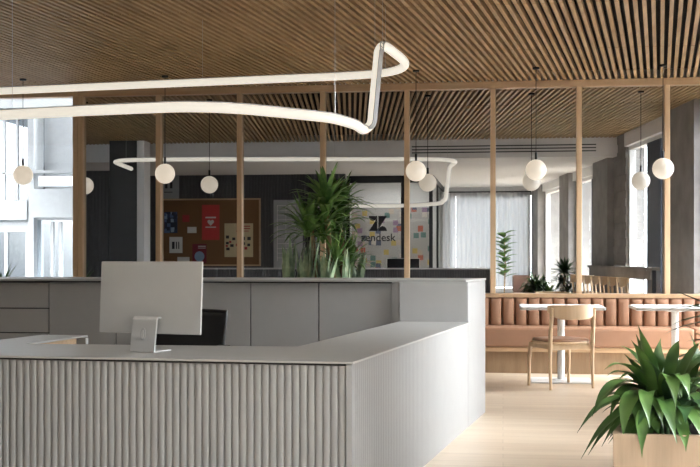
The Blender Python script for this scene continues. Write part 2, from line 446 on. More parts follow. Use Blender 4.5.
f.prismY([(m_-.01-r+r*(1-math.cos(PI*k/12))*.5*2*.5*1.0 if False else (za.x+r/2)-r/2*math.cos(PI*k/12), za.z-H_*.32*math.sin(PI*k/12)) for k in range(13)], y0, y1)
f.prismY([((zb.x-r/2)-r/2*math.cos(PI*k/12), zb.z+H_*.32*math.sin(PI*k/12)) for k in range(13)], y0, y1)
f.build('emblem', 'inkdark', lg)

# rear wall with windows behind the camera
bx0 = gx1+.06; bx1 = WL+SK*BACK
def bw(px): return mirY(px, 200, BACK).x
struct(MB().box(LEFT, bx0, BACK-.1, BACK, 0, SOF+.05).box(bx0, bx1+.5, BACK-.1, BACK, 0, .5).box(bx0, bx1+.5, BACK-.1, BACK, 2.72, SOF+.1).box(bw(531), bx1+.5, BACK-.1, BACK, .5, 2.72).build('wall_back.004', 'plaster', base=False))
w7 = struct(thing('window_7', ((bx0+bw(531))/2, BACK, .5), 'wide rear window with a black head rail', 'window'))
f = MB(); f.box(bx0, bw(531), BACK-.02, BACK+.04, 2.62, 2.72)
for px in (449, 529): f.box(bw(px)-.03, bw(px)+.03, BACK-.06, BACK+.02, .5, 2.62)
f.build('window_frame', 'blackmetal', w7)
MB().box(bx0, bw(531), BACK-.07, BACK-.06, .5, 2.72).build('window_glass', 'glass', w7)
f = MB()
def sheer_mat():
    m, N, L, b = new_mat('sheer_curtain'); N.remove(b)
    out = [n for n in N if n.type == 'OUTPUT_MATERIAL'][0]
    d = N.new('ShaderNodeBsdfDiffuse'); d.inputs['Color'].default_value = (.6, .6, .6, 1)
    t = N.new('ShaderNodeBsdfTranslucent'); t.inputs['Color'].default_value = (.30, .305, .31, 1)
    mx = N.new('ShaderNodeMixShader'); mx.inputs[0].default_value = .3
    L.new(d.outputs[0], mx.inputs[1]); L.new(t.outputs[0], mx.inputs[2]); L.new(mx.outputs[0], out.inputs[0]); return m
def drape(f, xa, xb, y):
    n = max(8, int((xb-xa)/.02)); L = [(xa+(xb-xa)*i/n, y+.022*math.sin(i*1.1)) for i in range(n+1)]
    for i in range(n):
        f.quad([(L[i][0], L[i][1], .52), (L[i+1][0], L[i+1][1], .52), (L[i+1][0], L[i+1][1], 2.69), (L[i][0], L[i][1], 2.69)])
for pa, pb in ((431.5, 456), (456.1, 493), (493.1, 530.5)):
    drape(f, bw(pa), bw(pb), BACK+.08)
o = f.build('curtain', sheer_mat(), smooth='all')  # added over the full width to keep the window from glaring
tag(o, 'pale grey curtains added across the rear window to dim it', 'curtain')
PORT.append((Vector(((bx0+bw(531))/2, BACK-.08, 1.6)), bw(531)-bx0, 2.2, 'B'))

# linear air grille on the bulkhead
ga, gb = mirY(412, 150, SOFY).x, mirY(596, 150, SOFY).x
ag = thing('air_grille', ((ga+gb)/2, SOFY, 2.9), 'long slotted air grille high on the white bulkhead', 'grille')
f = MB()
for z in (2.905, 2.955, 3.005): f.box(ga, gb, SOFY+.001, SOFY+.006, z, z+.018)
f.build('slots', 'charcoal', ag)

# ================================================================== COURTYARD seen through window_1
BY = 20.0
def fa(px, py): p = atY(px, py, BY); return p.x, p.z
bd = thing('courtyard_building', (-9, BY+.3, -3), 'white multi-storey building across the courtyard behind the left window', 'building')
f = MB()
xl, xr = -14, fa(100, 200)[0]
c0, c1 = fa(31, 0)[0], fa(37, 0)[0]
z = lambda y, px=40: fa(px, y)[1]
f.box(c0, c1, BY-.15, BY+.3, -3, 6)                                         # column
f.box(c1, xr, BY-.25, BY+2.5, z(218), z(190)); f.box(c1, xr, BY-.2, BY+.0, z(174), z(171))
f.box(xl, c0, BY-.2, BY+2.5, z(220), z(201))
f.box(c1, xr, BY, BY+.1, z(89), z(84)); f.box(xl, c0, BY, BY+2.5, z(70), z(62)); f.box(c1, xr, BY, BY+2.5, z(70), z(55))
f.box(xl, c0, BY-.02, BY+.1, z(232), z(222))
f.build('slab_bands', 'facade', bd)
f = MB(); f.box(xl, xr, BY+2.5, BY+2.6, -3, 15); f.build('inner_wall', 'facadegrey', bd)
f = MB(); f.box(c1, xr, BY+.35, BY+.4, z(190), z(90)); f.build('white_blind', 'facade', bd)
for (pa, pb, ya, yb) in ((-60, 31, 98, 200), (37, 90, 220, 300), (-60, 31, 222, 300)):
    g = MB().box(max(xl, fa(pa, 0)[0]), fa(pb, 0)[0], BY+.02, BY+.04, z(yb), z(ya)).build('window', 'greyglass', bd)
f = MB(); f.box(c1+.1, xr, BY-.18, BY-.12, z(187), z(177)); f.build('balcony_rail', 'greyglass', bd)
f = MB()
for px in (6, 27, 52, 60): f.box(fa(px, 0)[0]-.03, fa(px, 0)[0]+.03, BY, BY+.08, z(300), z(222))
for px in (4, 17): f.box(fa(px, 0)[0]-.02, fa(px, 0)[0]+.02, BY, BY+.08, z(200), z(98))
f.box(xl, c0, BY, BY+.08, z(174), z(172))
f.build('mullions', 'facade', bd)
f = MB()
for px in (8, 20): 
    x = fa(px, 0)[0]; zz = z(199)
    f.box(x-.25, x+.25, BY+.8, BY+1.2, zz+.3, zz+.36); f.box(x-.25, x+.25, BY+1.15, BY+1.2, zz+.36, zz+.7)
    for dx in (-.22, .22):
        f.box(x+dx-.02, x+dx+.02, BY+.8, BY+.84, zz, zz+.3); f.box(x+dx-.02, x+dx+.02, BY+1.16, BY+1.2, zz, zz+.3)
f.build('seat_row', 'charcoal', bd)
struct(MB().box(-16, 3, MIR+.15, 26, -.12, -.02).build('ground', 'pave', base=False))

# ================================================================== RECEPTION DESK
TZ = .748
def sx(x, y, dy): return x+SK*(dy)
A = atZ(353, 362, TZ)                       # front right corner of the top
AX, AY = A.x, A.y
def side(Y, off=0): return AX+SK*(Y-AY)+off
BY0 = atZ(470, 322, TZ).y                    # front of the raised end block
BY1 = 8.88
desk = thing('reception_desk', (-1.8, 5.4, 0), 'low greige reception desk with reeded front and angled side run', 'desk')
inner = lambda Y: -1.05+SK*(Y-5.74)
FS = -.06
frontY = lambda X: AY+FS*(X-AX)
top = [(-2.95, frontY(-2.95)), (AX, AY), (side(BY0), BY0), (inner(BY0), BY0), (inner(5.74), 5.74), (-2.52, 5.74), (-2.43, 6.41), (-2.715, 6.41)]
MB().prism(top, TZ-.010, TZ).build('worktop', 'top', desk, bevel=.002)
# near-black strip: shade of the recess under the top, put into its colour
MB().prism([(-2.93, frontY(-2.93)+.028), (AX-.02, AY+.028), (AX-.016+SK*.05, AY+.08), (-2.92, frontY(-2.92)+.08)], TZ-.03, TZ-.0105).build('shadow_gap', 'shadowgap', desk)
reeds((-2.93, frontY(-2.93)+.03), (AX-.035, frontY(AX)+.03), .0, TZ-.020, (-.06, -1), .0352, .013, .03, n=10).build('front_panel', 'reed', desk, smooth=True)
nrm = Vector((math.cos(ANG), -math.sin(ANG)))
p0 = (side(AY+.06)-.018, AY+.06); p1 = (side(BY0)-.018, BY0)
reeds(p0, p1, .0, TZ-.0105, nrm, .0352, .005, .03).build('side_panel', 'reed', desk, smooth=True)
MB().prism([(AX-.034, AY+.012), (AX-.006, AY+.012), (side(AY+.058)-.006, AY+.058), (side(AY+.058)-.04, AY+.06)], 0, TZ-.0105).build('corner_post', 'reed', desk, bevel=.003)
# inner panels carrying the top
MB().box(-2.85, AX-.1, AY+.22, AY+.24, .05, TZ-.03).build('inner_panel', 'greige', desk)
MB().prism([(inner(5.8)+.06, 5.8), (inner(5.8)+.08, 5.8), (inner(BY0-.02)+.08, BY0-.02), (inner(BY0-.02)+.06, BY0-.02)], .0, TZ-.0145).build('inner_panel', 'greige', desk)
ped = MB().prism([(-2.84, 5.7), (-2.575, 5.7), (-2.485, 6.37), (-2.70, 6.37)], 0, TZ-.0145).build('pedestal', 'oakx', desk)
MB().prism([(-2.715, 6.375), (-2.432, 6.375), (-2.428, 6.41), (-2.715, 6.41)], 0, TZ-.0145).build('end_panel', 'greige', desk)

# ================================================================== BACK COUNTER
CZ = 1.046; CYF = 8.09
bc = thing('back_counter', (-2.5, 8.5, 0), 'long greige storage counter behind the desk with doors and drawers', 'counter')
MB().prism([(-4.9, CYF-.01), (side(CYF-.01)-.03, CYF-.01), (side(BY1)-.005, BY1), (-4.9, BY1)], CZ-.016, CZ).build('countertop', 'top', bc, bevel=.002)
bxl = inner(BY0)-.0
MB().box(-4.88, bxl-.06, CYF+.06, BY1-.06, .06, CZ-.0165).build('carcass', 'shadowgap', bc)
MB().box(-4.88, bxl-.06, CYF+.08, BY1-.08, .0, .059).build('plinth', 'charcoal', bc)
MB().prism([(bxl-.055, CYF+.012), (bxl, CYF+.012), (bxl, BY1-.08), (bxl-.055, BY1-.08)], 0, CZ-.0165).build('filler_panel', 'greige', bc)
# raised end block
MB().prism([(bxl+.002, BY0+.001), (side(BY0)-.02, BY0+.001), (side(BY1)-.03, BY1-.03), (bxl+.002, BY1-.03)], 0, CZ-.0165).build('end_block', 'greige', bc, bevel=.002)
reeds((side(BY0)-.016, BY0+.002), (side(BY1)-.016, BY1), 0, CZ-.0165, nrm, .0352, .005, .012).build('end_panel', 'reed', bc, smooth=True)
reeds((side(BY1)-.06, BY1-.03), (-4.9, BY1-.03), 0, CZ-.0165, (0, 1), .0352, .014, .02).build('rear_panel', 'darkreed', bc, smooth=True)
ztop = 1.020
dxs = [atY(p, 300, CYF).x for p in (47, 114.5, 182, 249.5, 318, 389)]
g = .004
dxs[-1] = bxl-.05
for a, b in zip(dxs[:-1], dxs[1:]):
    MB().box(a+g, min(b-g, bxl-.058), CYF+.035, CYF+.055, .065, ztop).build('door', 'greige', bc, bevel=.0015)
dz = [ztop]+[atY(30, y, CYF).z for y in (308.5, 333.2)]+[.57, .32, .065]
xs_ = dxs[0]
while xs_ > -4.6:
    for a, b in zip(dz[:-1], dz[1:]):
        MB().box(max(xs_-.98+g, -4.87), xs_-g, CYF+.035, CYF+.055, b+g, a-g).build('drawer', 'greige', bc, bevel=.0015)
    xs_ -= .98

# ================================================================== DESKTOP COMPUTER
mp = atZ(145, 352, TZ)
comp = thing('desktop_computer', (mp.x, mp.y, TZ), 'slim silver all-in-one computer seen from behind on the desk', 'computer', rz=0)
RT = math.radians(7.7-22)      # its back faces the visitor, turned a little
rot = Matrix.Rotation(RT-0, 4, 'Z')
def lbox(mb, *a, m=None): return mb.box(*a, mat=(rot if m is None else rot @ m))
zt_, zb_ = 1.188-TZ, .835-TZ
hw = .288
tl = Matrix.Translation((0, .05, (zt_+zb_)/2)) @ Matrix.Rotation(math.radians(-3), 4, 'X')
hh = (zt_-zb_)/2
# local: camera side is -Y ; the display faces +Y
o = MB().box(-hw, hw, -.006, .006, -hh, hh, rot @ tl).build('housing', 'alu', comp, local=True, bevel=.004)
MB().box(-hw+.006, hw-.006, .0061, .0075, -hh+.07, hh-.006, rot @ tl).build('screen', 'screen', comp, local=True)
MB().box(-hw+.006, hw-.006, .0061, .0072, -hh+.006, -hh+.068, rot @ tl).build('chin', 'white', comp, local=True)
st = MB(); hwS = .068
prof = [(.045, .170), (.012, .172), (-.002, .160), (-.028, .012), (-.030, .004), (-.026, .0), (.13, .0), (.13, .006), (-.018, .006), (.008, .155), (.016, .163), (.045, .162)]
a = [st.bm.verts.new(rot @ Vector((-hwS, y, z))) for y, z in prof]; b = [st.bm.verts.new(rot @ Vector((hwS, y, z))) for y, z in prof]
st.bm.faces.new(a[::-1]); st.bm.faces.new(b)
for i in range(len(prof)): st.bm.faces.new([a[i], b[i], b[(i+1) % len(prof)], a[(i+1) % len(prof)]])
stand = st.build('stand', 'alu', comp, local=True, bevel=.001)
f = MB(); n = 20; tilt = math.atan(.026/.148)
cen = Vector((0, -.0172, .088))
for (ra, rb, nm, mt, y_) in ((.015, .030, 'cable_hole', 'channel', 0), (.008, .022, 'power_plug', 'alu', .002)):
    f = MB(); pts = []
    for k in range(n):
        t = 2*PI*k/n; q = Vector((ra*math.cos(t), 0, rb*math.sin(t))); q = Matrix.Rotation(-tilt, 4, 'X') @ q
        pts.append(q)
    r0 = [rot @ (cen+q+Vector((0, -.0035-y_, 0))) for q in pts]; r1 = [rot @ (cen+q+Vector((0, -.001, 0))) for q in pts]
    f.rings([r0, r1]); f.build(nm, mt, stand, local=True)

# ================================================================== OFFICE CHAIR
oc = thing('office_chair', (-2.01, 6.75, 0), 'black mesh office chair behind the desk, partly hidden by the computer', 'chair', rz=math.radians(172))
f = MB()
for k in range(5):
    a = 2*PI*k/5; f.tube([(0, 0, .10), (.16*math.cos(a), .16*math.sin(a), .095), (.30*math.cos(a), .30*math.sin(a), .075)], [.028, .022, .014], 8)
f.lathe((0, 0, 0), [(.03, .08), (.035, .13), (.028, .24), (.02, .25), (.02, .40)], 16)
f.build('base', 'blackplastic', oc, local=True, smooth=True)
for k in range(5):
    a = 2*PI*k/5; c = Vector((.30*math.cos(a), .30*math.sin(a), .0))
    f = MB(); d = Vector((-math.sin(a), math.cos(a), 0))*.02
    f.tube([c+Vector((0, 0, .031))-d, c+Vector((0, 0, .031))+d], .03, 14, up=Vector((0, 0, 1))); f.build('caster', 'blackplastic', oc, local=True, smooth=True)
f = MB(); f.box(-.24, .24, -.22, .25, .42, .49); f.build('seat', 'blackmesh', oc, local=True, bevel=.03)
f = MB()
def bk(x, z): return Vector((x, -.24-.05*((z-.55)/.35)+.35*x*x*1.2, z))
def bk2(x, z): return bk(x, z)
outline = []
cor = [(-.225, .56), (-.245, .865), (.245, .90-.02), (.225, .56)]
for i in range(4):
    (xa, za_), (xb, zb2) = cor[i], cor[(i+1) % 4]
    for k in range(8): t = k/8; outline.append(bk(xa+(xb-xa)*t, za_+(zb2-za_)*t))
outline.append(outline[0]); f.tube(outline, .011, 8)
f.build('back_frame', 'blackplastic', oc, local=True, smooth=True)
f = MB(); R_ = []
for i in range(9):
    t = i/8; R_.append([bk((-.225-.02*t)+(.45+.04*t)*j/8, .56+.31*t) for j in range(9)])
f.rings(R_, closed=False, caps=False); f.build('back_mesh', 'blackmesh', oc, local=True, smooth='all', solid=.004)
f = MB(); f.tube([(0, -.1, .41), (0, -.27, .43), (0, -.285, .58), (0, -.27, .66)], [.02, .022, .02, .015], 8); f.build('back_support', 'blackplastic', oc, local=True, smooth=True)
for s in (-1, 1):
    f = MB(); f.tube([(s*.2, 0, .44), (s*.29, 0, .46), (s*.29, 0, .64)], .013, 8); f.box(s*.29-.035, s*.29+.035, -.12, .12, .64, .665)
    f.build('armrest', 'blackplastic', oc, local=True, smooth=True)

# ================================================================== BENCH
bn = thing('banquette_bench', (.9, 12.1, 0), 'terracotta leather banquette with channelled back and oak base along the mirror', 'bench')
BX0, BX1 = -.95, 2.5
MB().box(BX0, BX1, 11.90, MIR-.02, 0, .225).build('base', wood('bench_base_oak', (.25, .16, .09), (.35, .235, .14), .5, (14, 14, 2)), bn)
MB().box(BX0, BX1, 11.86, MIR-.02, .226, .272).build('seat_rail', 'oakx', bn, bevel=.003)
sp = atY(695, 330, 11.84).x
for a, b in ((BX0, sp-.002), (sp+.002, BX1)):
    MB().box(a, b, 11.84, 12.27, .274, .478).build('seat_cushion', 'leather', bn, bevel=.025)
    # piping
nch = 0; cw = .1345; x = BX0
while x+cw <= BX1+.001:
    f = MB(); rings = []
    for zz, dd in ((.479, .0), (.50, .008), (.52, .012), (.62, .015), (.72, .013), (.755, .006), (.772, -.012)):
        ring = []
        for k in range(9):
            t = k/8; ring.append((x+.002+(cw-.004)*t, 12.275-(.012+dd)*math.sin(PI*t)**.4 if 0 < k < 8 else 12.285, zz))
        ring += [(x+cw-.002, 12.40, zz), (x+.002, 12.40, zz)]
        rings.append(ring)
    f.rings(rings); f.build('back_channel', 'leather', bn, smooth=True)
    x += cw
MB().box(BX0, BX1, 12.26, MIR-.16, .7735, .776).build('back_capping', 'leather', bn)

# ================================================================== CAFE TABLES
def cafe_table(loc, label):
    t = thing('cafe_table', loc, label, 'table', 'white square cafe tables in front of the bench')
    f = MB(); f.box(-.40, .40, -.35, .35, .705, .735); f.build('tabletop', 'white', t, local=True, bevel=.008)
    f = MB(); f.lathe((0, 0, 0), [(.034, .016), (.034, .68), (.10, .69), (.10, .704)], 24); f.build('column', 'white', t, local=True, smooth=True)
    f = MB(); f.box(-.29, .29, -.24, .24, 0, .012); f.lathe((0, 0, 0), [(.10, .0125), (.09, .018), (.04, .022)], 24); f.build('base', 'white', t, local=True, bevel=.004)
    return t
T1 = atZ(561, 381, 0)
cafe_table((T1.x, T1.y, 0), 'white pedestal cafe table with the oak chair drawn up to it')
c2 = atY(675, 340, T1.y)
cafe_table((c2.x, c2.y, 0), 'white pedestal cafe table behind the large foreground plant')

# ================================================================== OAK CHAIR AND WINDOW STOOLS
def oak_chair(name, loc, rz, label, cat, group, sh=.445, back=.775):
    t = thing(name, loc, label, cat, group, rz)
    f = MB()
    def outline(s, z, n=28):
        pts = []
        for k in range(n):
            a = 2*PI*k/n; c, q = math.cos(a), math.sin(a)
            e = .55
            pts.append((s*.235*(abs(c)**e)*(1 if c > 0 else -1)*(1-.05*q), s*.225*(abs(q)**e)*(1 if q > 0 else -1)-.0, z))
        return pts
    f.rings([outline(.96, sh-.034), outline(.99, sh-.028), outline(1, sh-.018), outline(.98, sh-.012)])
    f.build('seat', 'oakchair', t, local=True, smooth=True)
    f = MB(); f.rings([outline(.97, sh-.0115), outline(.98, sh), outline(.93, sh+.012), outline(.7, sh+.017)])
    f.build('seat_pad', 'leather', t, local=True, smooth=True)
    for s in (-1, 1):
        f = MB(); f.tube([(s*.215, .20, 0), (s*.212, .195, sh*.6), (s*.205, .185, sh-.035)], [.013, .018, .017], 12); f.build('leg', 'oakchair', t, local=True, smooth=True)
        f = MB(); f.tube([(s*.222, -.215, 0), (s*.222, -.20, sh*.6), (s*.222, -.205, sh), (s*.220, -.232, back-.06), (s*.219, -.240, back-.03)], [.013, .018, .020, .017, .012], 12)
        f.build('leg', 'oakchair', t, local=True, smooth=True)
        f = MB(); f.box(s*.212-.009, s*.212+.009, -.19, .175, sh-.075, sh-.035); f.build('side_rail', 'oakchair', t, local=True, bevel=.003)
    f = MB(); f.box(-.20, .20, .177, .195, sh-.075, sh-.035); f.build('front_rail', 'oakchair', t, local=True, bevel=.003)
    f = MB(); f.box(-.21, .21, -.205, -.187, sh-.085, sh-.035); f.build('rear_rail', 'oakchair', t, local=True, bevel=.003)
    if sh > .6:
        for y in (-.2, .195):
            f = MB(); f.tube([(-.21, y, .28), (.21, y, .28)], .01, 8); f.build('footrest', 'oakchair', t, local=True, smooth=True)
    # curved backrest band
    f = MB(); rings = []; n = 22
    for k in range(n+1):
        q = -1+2*k/n; x = q*.245; y = -.30+.085*q*q+.02*abs(q)**6
        e = 1-abs(q)**3.5
        zt2 = back-.006*(1-e); zb2 = back-.118-.018*e+.05*abs(q)**6
        th = .009
        nx, ny = 2*.085*q/.245, -1.0; l = math.hypot(nx, ny); nx /= l; ny /= l
        rings.append([(x+nx*th, y+ny*th, zb2+.006), (x+nx*th, y+ny*th, zt2-.006), (x, y, zt2), (x-nx*th, y-ny*th, zt2-.006), (x-nx*th, y-ny*th, zb2+.006), (x, y, zb2)])
    f.rings(rings); f.build('backrest', 'oakchair', t, local=True, smooth=True)
    return t
oak_chair('dining_chair', (.525, 10.70, 0), math.radians(28), 'pale oak chair with curved back and terracotta seat at the left table', 'chair', None)

# bar stools along the window counter, only seen in the mirror
n_st = 7; first = None
stool_names = ['nearest the concrete column', 'second from the concrete column', 'third from the concrete column', 'in the middle of the row', 'third from the open end', 'second from the open end', 'at the open end of the row']
for i in range(n_st):
    q = i/(n_st-1)
    p = Vector((1.33+.50*q, 6.2+2.7*q, 0)); rz = math.radians(-90)-ANG
    lb = 'oak bar stool at the window counter, %s' % stool_names[i]
    if first is None: first = oak_chair('bar_stool', p, rz, lb, 'stool', 'oak bar stools along the window counter', .64, .93); first.scale = (.70, .80, 1)
    else: dup(first, p, rz, lb)
wc = thing('window_counter', SKM @ Vector((-.25, 7.3/CA, 0)), 'dark grey counter along the window wall behind the row of stools', 'counter')
f = MB(); seg(5.2, 9.3, -.22, -.11, 1.03, 1.07, f); f.build('countertop', 'concrete', wc)
f = MB(); seg(5.3, 9.2, -.215, -.20, .90, 1.029, f); f.build('apron', 'concrete', wc)
for yy in (5.4, 7.3, 9.15):
    f = MB(); seg(yy, yy+.05, -.19, -.14, 0, 1.029, f); f.build('leg', 'blackmetal', wc)

# ================================================================== GLOBE PENDANTS
PY = 11.53
pend = [(23, 176, 'opal globe pendant hanging before the clear window at far left'),
        (165, 174, 'opal globe pendant hanging before the mirror above the computer'),
        (416, 171, 'opal globe pendant hanging just right of the tall plant'),
        (536, 170, 'opal globe pendant hanging above the oak chair'),
        (663, 168, 'opal globe pendant hanging rightmost, above the second table')]
proto = None
for px, py, lb in pend:
    c = atY(px, py, PY); c.z = 2.087
    if proto is None:
        proto = thing('globe_pendant', (c.x, PY, c.z-.105), lb, 'pendant lamp', 'opal globe pendants in a row before the mirror wall')
        MB().ball((0, 0, .105), .105).build('globe', 'globe', proto, local=True, smooth='all')
        MB().lathe((0, 0, 0), [(.012, .205), (.012, .28), (.004, .285)], 14).build('lamp_holder', 'cord', proto, local=True, smooth=True)
        H = CEIL-(c.z-.105)
        MB().tube([(0, 0, .28), (0, 0, H-.02)], .0035, 6).build('cord', 'cord', proto, local=True)
        MB().lathe((0, 0, 0), [(.035, H-.018), (.035, H-.001)], 24).build('canopy', 'cord', proto, local=True)
    else: dup(proto, (c.x, PY, c.z-.105), 0, lb)

# ================================================================== LOOPING TUBE LIGHT
ZL, ZU = EYE+.85, EYE+1.405
path = []      # (point, normal of grey channel)
up = Vector((0, 0, 1)); fr = Vector((.75, -.66, 0)).normalized()
low = [(-25, 116.5), (0, 115), (80, 111), (160, 107.5), (200, 107), (240, 108.8), (280, 112.5), (315, 116.2), (335, 119), (355, 125)]
for px, py in low: path.append((atZ(px, py, ZL), up))
c1_ = atZ(371, 130, ZL); c2_ = atZ(384, 45, ZU)
c2_ = Vector((c1_.x*.35+c2_.x*.65, c2_.y, c2_.z)); 
path += [(c1_+Vector((-.05, -.03, 0)), up), (c1_+Vector((0, 0, .04)), fr)]
for t in (.25, .45, .65, .85): 
    q = c1_.lerp(c2_, t); path.append((q, fr))
path += [(c2_+Vector((0, 0, -.035)), fr), (c2_+Vector((.03, .05, 0)), up)]
upx = [(397, 55), (405, 63), (400, 69), (380, 73.5), (340, 76.3), (300, 78), (230, 81), (160, 84), (80, 87.5), (0, 91)]
for px, py in upx: path.append((atZ(px, py, ZU), up))
e = path[-1][0]
pe = [Vector((-4.9, e.y+.03, ZU)), Vector((-5.42, e.y-.02, ZU)), Vector((-5.64, e.y-.25, ZU)), Vector((-5.72, 8.6, ZU)), Vector((-5.87, 7.5, ZU))]
path += [(q, up) for q in pe]
def catmull(P, n=6):
    out = []
    for i in range(len(P)-1):
        p0 = P[max(i-1, 0)]; p1 = P[i]; p2 = P[i+1]; p3 = P[min(i+2, len(P)-1)]
        for k in range(n):
            t = k/n
            out.append(tuple(.5*((2*a1)+(-a0+a2)*t+(2*a0-5*a1+4*a2-a3)*t*t+(-a0+3*a1-3*a2+a3)*t**3) for a0, a1, a2, a3 in zip(p0, p1, p2, p3)))
    out.append(P[-1]); return out
P6 = catmull([tuple(p)+tuple(n) for p, n in path], 5)
lp = thing('tube_light', (-1.8, 7.6, ZL), 'long looping warm white tube light hung below the slatted ceiling', 'ceiling light')
R0 = .031
tube_pts = [Vector(q[:3]) for q in P6]; nrms = [Vector(q[3:]).normalized() for q in P6]
f = MB(); rings = []; rch = []
for i, p in enumerate(tube_pts):
    d = (tube_pts[min(i+1, len(P6)-1)]-tube_pts[max(i-1, 0)]).normalized()
    n = (nrms[i]-d*nrms[i].dot(d)).normalized(); b = d.cross(n)
    rings.append([p+n*math.cos(2*PI*k/16)*R0+b*math.sin(2*PI*k/16)*R0 for k in range(16)])
    s_ = R0*.55
    rch.append([p+n*(R0*.6)+b*s_, p+n*(R0*1.04)+b*s_, p+n*(R0*1.04)-b*s_, p+n*(R0*.6)-b*s_])
f.rings(rings); f.build('diffuser', 'tube', lp, smooth=True)
f = MB(); f.rings(rch); f.build('channel', 'channel', lp)
for i in (6, 40, 66, 84, 104, 122, len(P6)-3):
    if i < len(P6):
        p = tube_pts[i]; MB().tube([p+Vector((0, 0, R0)), Vector((p.x, p.y, CEIL))], .0016, 5).build('cable', 'steel', lp)

# ================================================================== PLANTS
def fan_head(f, c, n, L, w, up0=.2, up1=1.2, droop=.5, shape='strap'):
    for i in range(n):
        a = 2*PI*(i*.381966)+random.uniform(-.2, .2); el = up1-(up1-up0)*((i+.5)/n)+random.uniform(-.08, .08)
        l = L*random.uniform(.8, 1.1)
        d = Vector((math.cos(a)*math.cos(el), math.sin(a)*math.cos(el), math.sin(el)))
        via = c+d*l*.6; tip = c+d*l+Vector((0, 0, -l*droop*math.cos(el)*random.uniform(.7, 1.2)))
        f.leaf(c, via, tip, w*random.uniform(.85, 1.1), .3, 8, shape=shape)

# planter against the mirror, hidden behind the back counter
PX = atY(323, 200, 11.95).x
pl = thing('planter_box', (PX-.05, 11.95, 0), 'charcoal planter box behind the counter holding the tall plants', 'planter')
def planter(pl, x0, x1, y0, y1, zt, mat, t=.03):
    f = MB(); f.box(x0, x1, y0, y0+t, 0, zt); f.box(x0, x1, y1-t, y1, 0, zt); f.box(x0, x0+t, y0+t, y1-t, 0, zt); f.box(x1-t, x1, y0+t, y1-t, 0, zt); f.box(x0+t, x1-t, y0+t, y1-t, 0, .03)
    f.build('box', mat, pl)
    MB().box(x0+t, x1-t, y0+t, y1-t, .03, zt-.04).build('soil', 'soil', pl)
planter(pl, PX-.75, PX+.5, 11.68, 12.24, .75, 'pot')
dr = thing('dracaena_plant', (PX, 11.95, .71), 'tall plant with a cane and arching strap leaves before the mirror', 'plant')
MB().tube([(PX+.06, 11.95, .70), (PX+.08, 11.94, 1.2), (PX+.03, 11.95, 1.75)], [.038, .033, .028], 10).tube([(PX-.06, 11.98, .70), (PX-.09, 11.97, 1.1), (PX-.12, 11.95, 1.5)], [.03, .026, .022], 10).tube([(PX+.12, 11.9, .70), (PX+.15, 11.9, 1.15)], [.025, .02], 10).build('cane', 'bark', dr, smooth=True)
f = MB()
for (dx, dy, z_, n, L, w_) in ((.03, 0, 1.80, 46, .50, .066), (.03, 0, 1.62, 26, .50, .06), (-.16, 0, 1.50, 40, .54, .06), (.15, -.05, 1.17, 26, .44, .045), (.0, .0, 1.42, 18, .44, .045)):
    c = Vector((PX+dx, 11.95+dy, z_))
    for i in range(n):
        a = 2*PI*(i*.381966)+random.uniform(-.2, .2); el = 1.35-1.25*((i+.5)/n)+random.uniform(-.08, .08)
        l = L*random.uniform(.8, 1.1)
        d = Vector((math.cos(a)*math.cos(el), math.sin(a)*math.cos(el)*.8, math.sin(el)))
        tip = c+d*l+Vector((0, 0, -l*.45*math.cos(el))); via = c+d*l*.6
        tip.y = min(tip.y, 12.36); via.y = min(via.y, 12.36)
        f.leaf(c+Vector((0, 0, -.08*i/n)), via, tip, w_, .3, 8, shape='strap')
f.build('foliage', 'leafdrac', dr, smooth='all')
sn_spots = [(-.34, 11.85, 'left'), (-.16, 11.78, 'centre left'), (.05, 11.78, 'centre right'), (.24, 11.85, 'right')]
for i, (dx, yy, nm) in enumerate(sn_spots):
    f = MB()
    for k in range(12):
        a = random.uniform(0, 2*PI); r = random.uniform(.0, .07); h = random.uniform(.45, .78)*(1 if i < 3 else .8)
        b = Vector((PX+dx+r*math.cos(a), yy+r*math.sin(a), .70)); ln = random.uniform(.02, .16)
        tip = b+Vector((math.cos(a)*ln, math.sin(a)*ln*.6, h)); via = b+Vector((math.cos(a)*ln*.2, math.sin(a)*ln*.2, h*.55))
        f.leaf(b, via, tip, random.uniform(.04, .055), .2, 8, side=Vector((math.cos(a+1.6), math.sin(a+1.6), 0)), shape='sword')
    tag(f.build('snake_plant', 'leafsnake', smooth='all'), 'clump of upright pale-edged sword leaves at the tall plant\'s foot, %s in the row' % nm, 'plant', 'snake plants in the planter')

# palm at the left edge behind the counter
pc = atY(2, 272, 11.3)
pp = thing('palm_plant', (pc.x, 11.3, 0), 'small dark palm in a pot at far left behind the counter', 'plant')
MB().lathe((pc.x, 11.3, 0), [(.15, 0), (.2, .38), (.19, .38), (.17, .34)], 24).build('pot', 'pot', pp, smooth=True)
f = MB(); fan_head(f, Vector((pc.x-.03, 11.3, .80)), 22, .42, .05, .3, 1.3, .4); f.build('foliage', 'leafdark', pp, smooth='all')
MB().tube([(pc.x, 11.3, .3), (pc.x-.03, 11.3, .82)], .015, 8).build('stem', 'bark', pp)

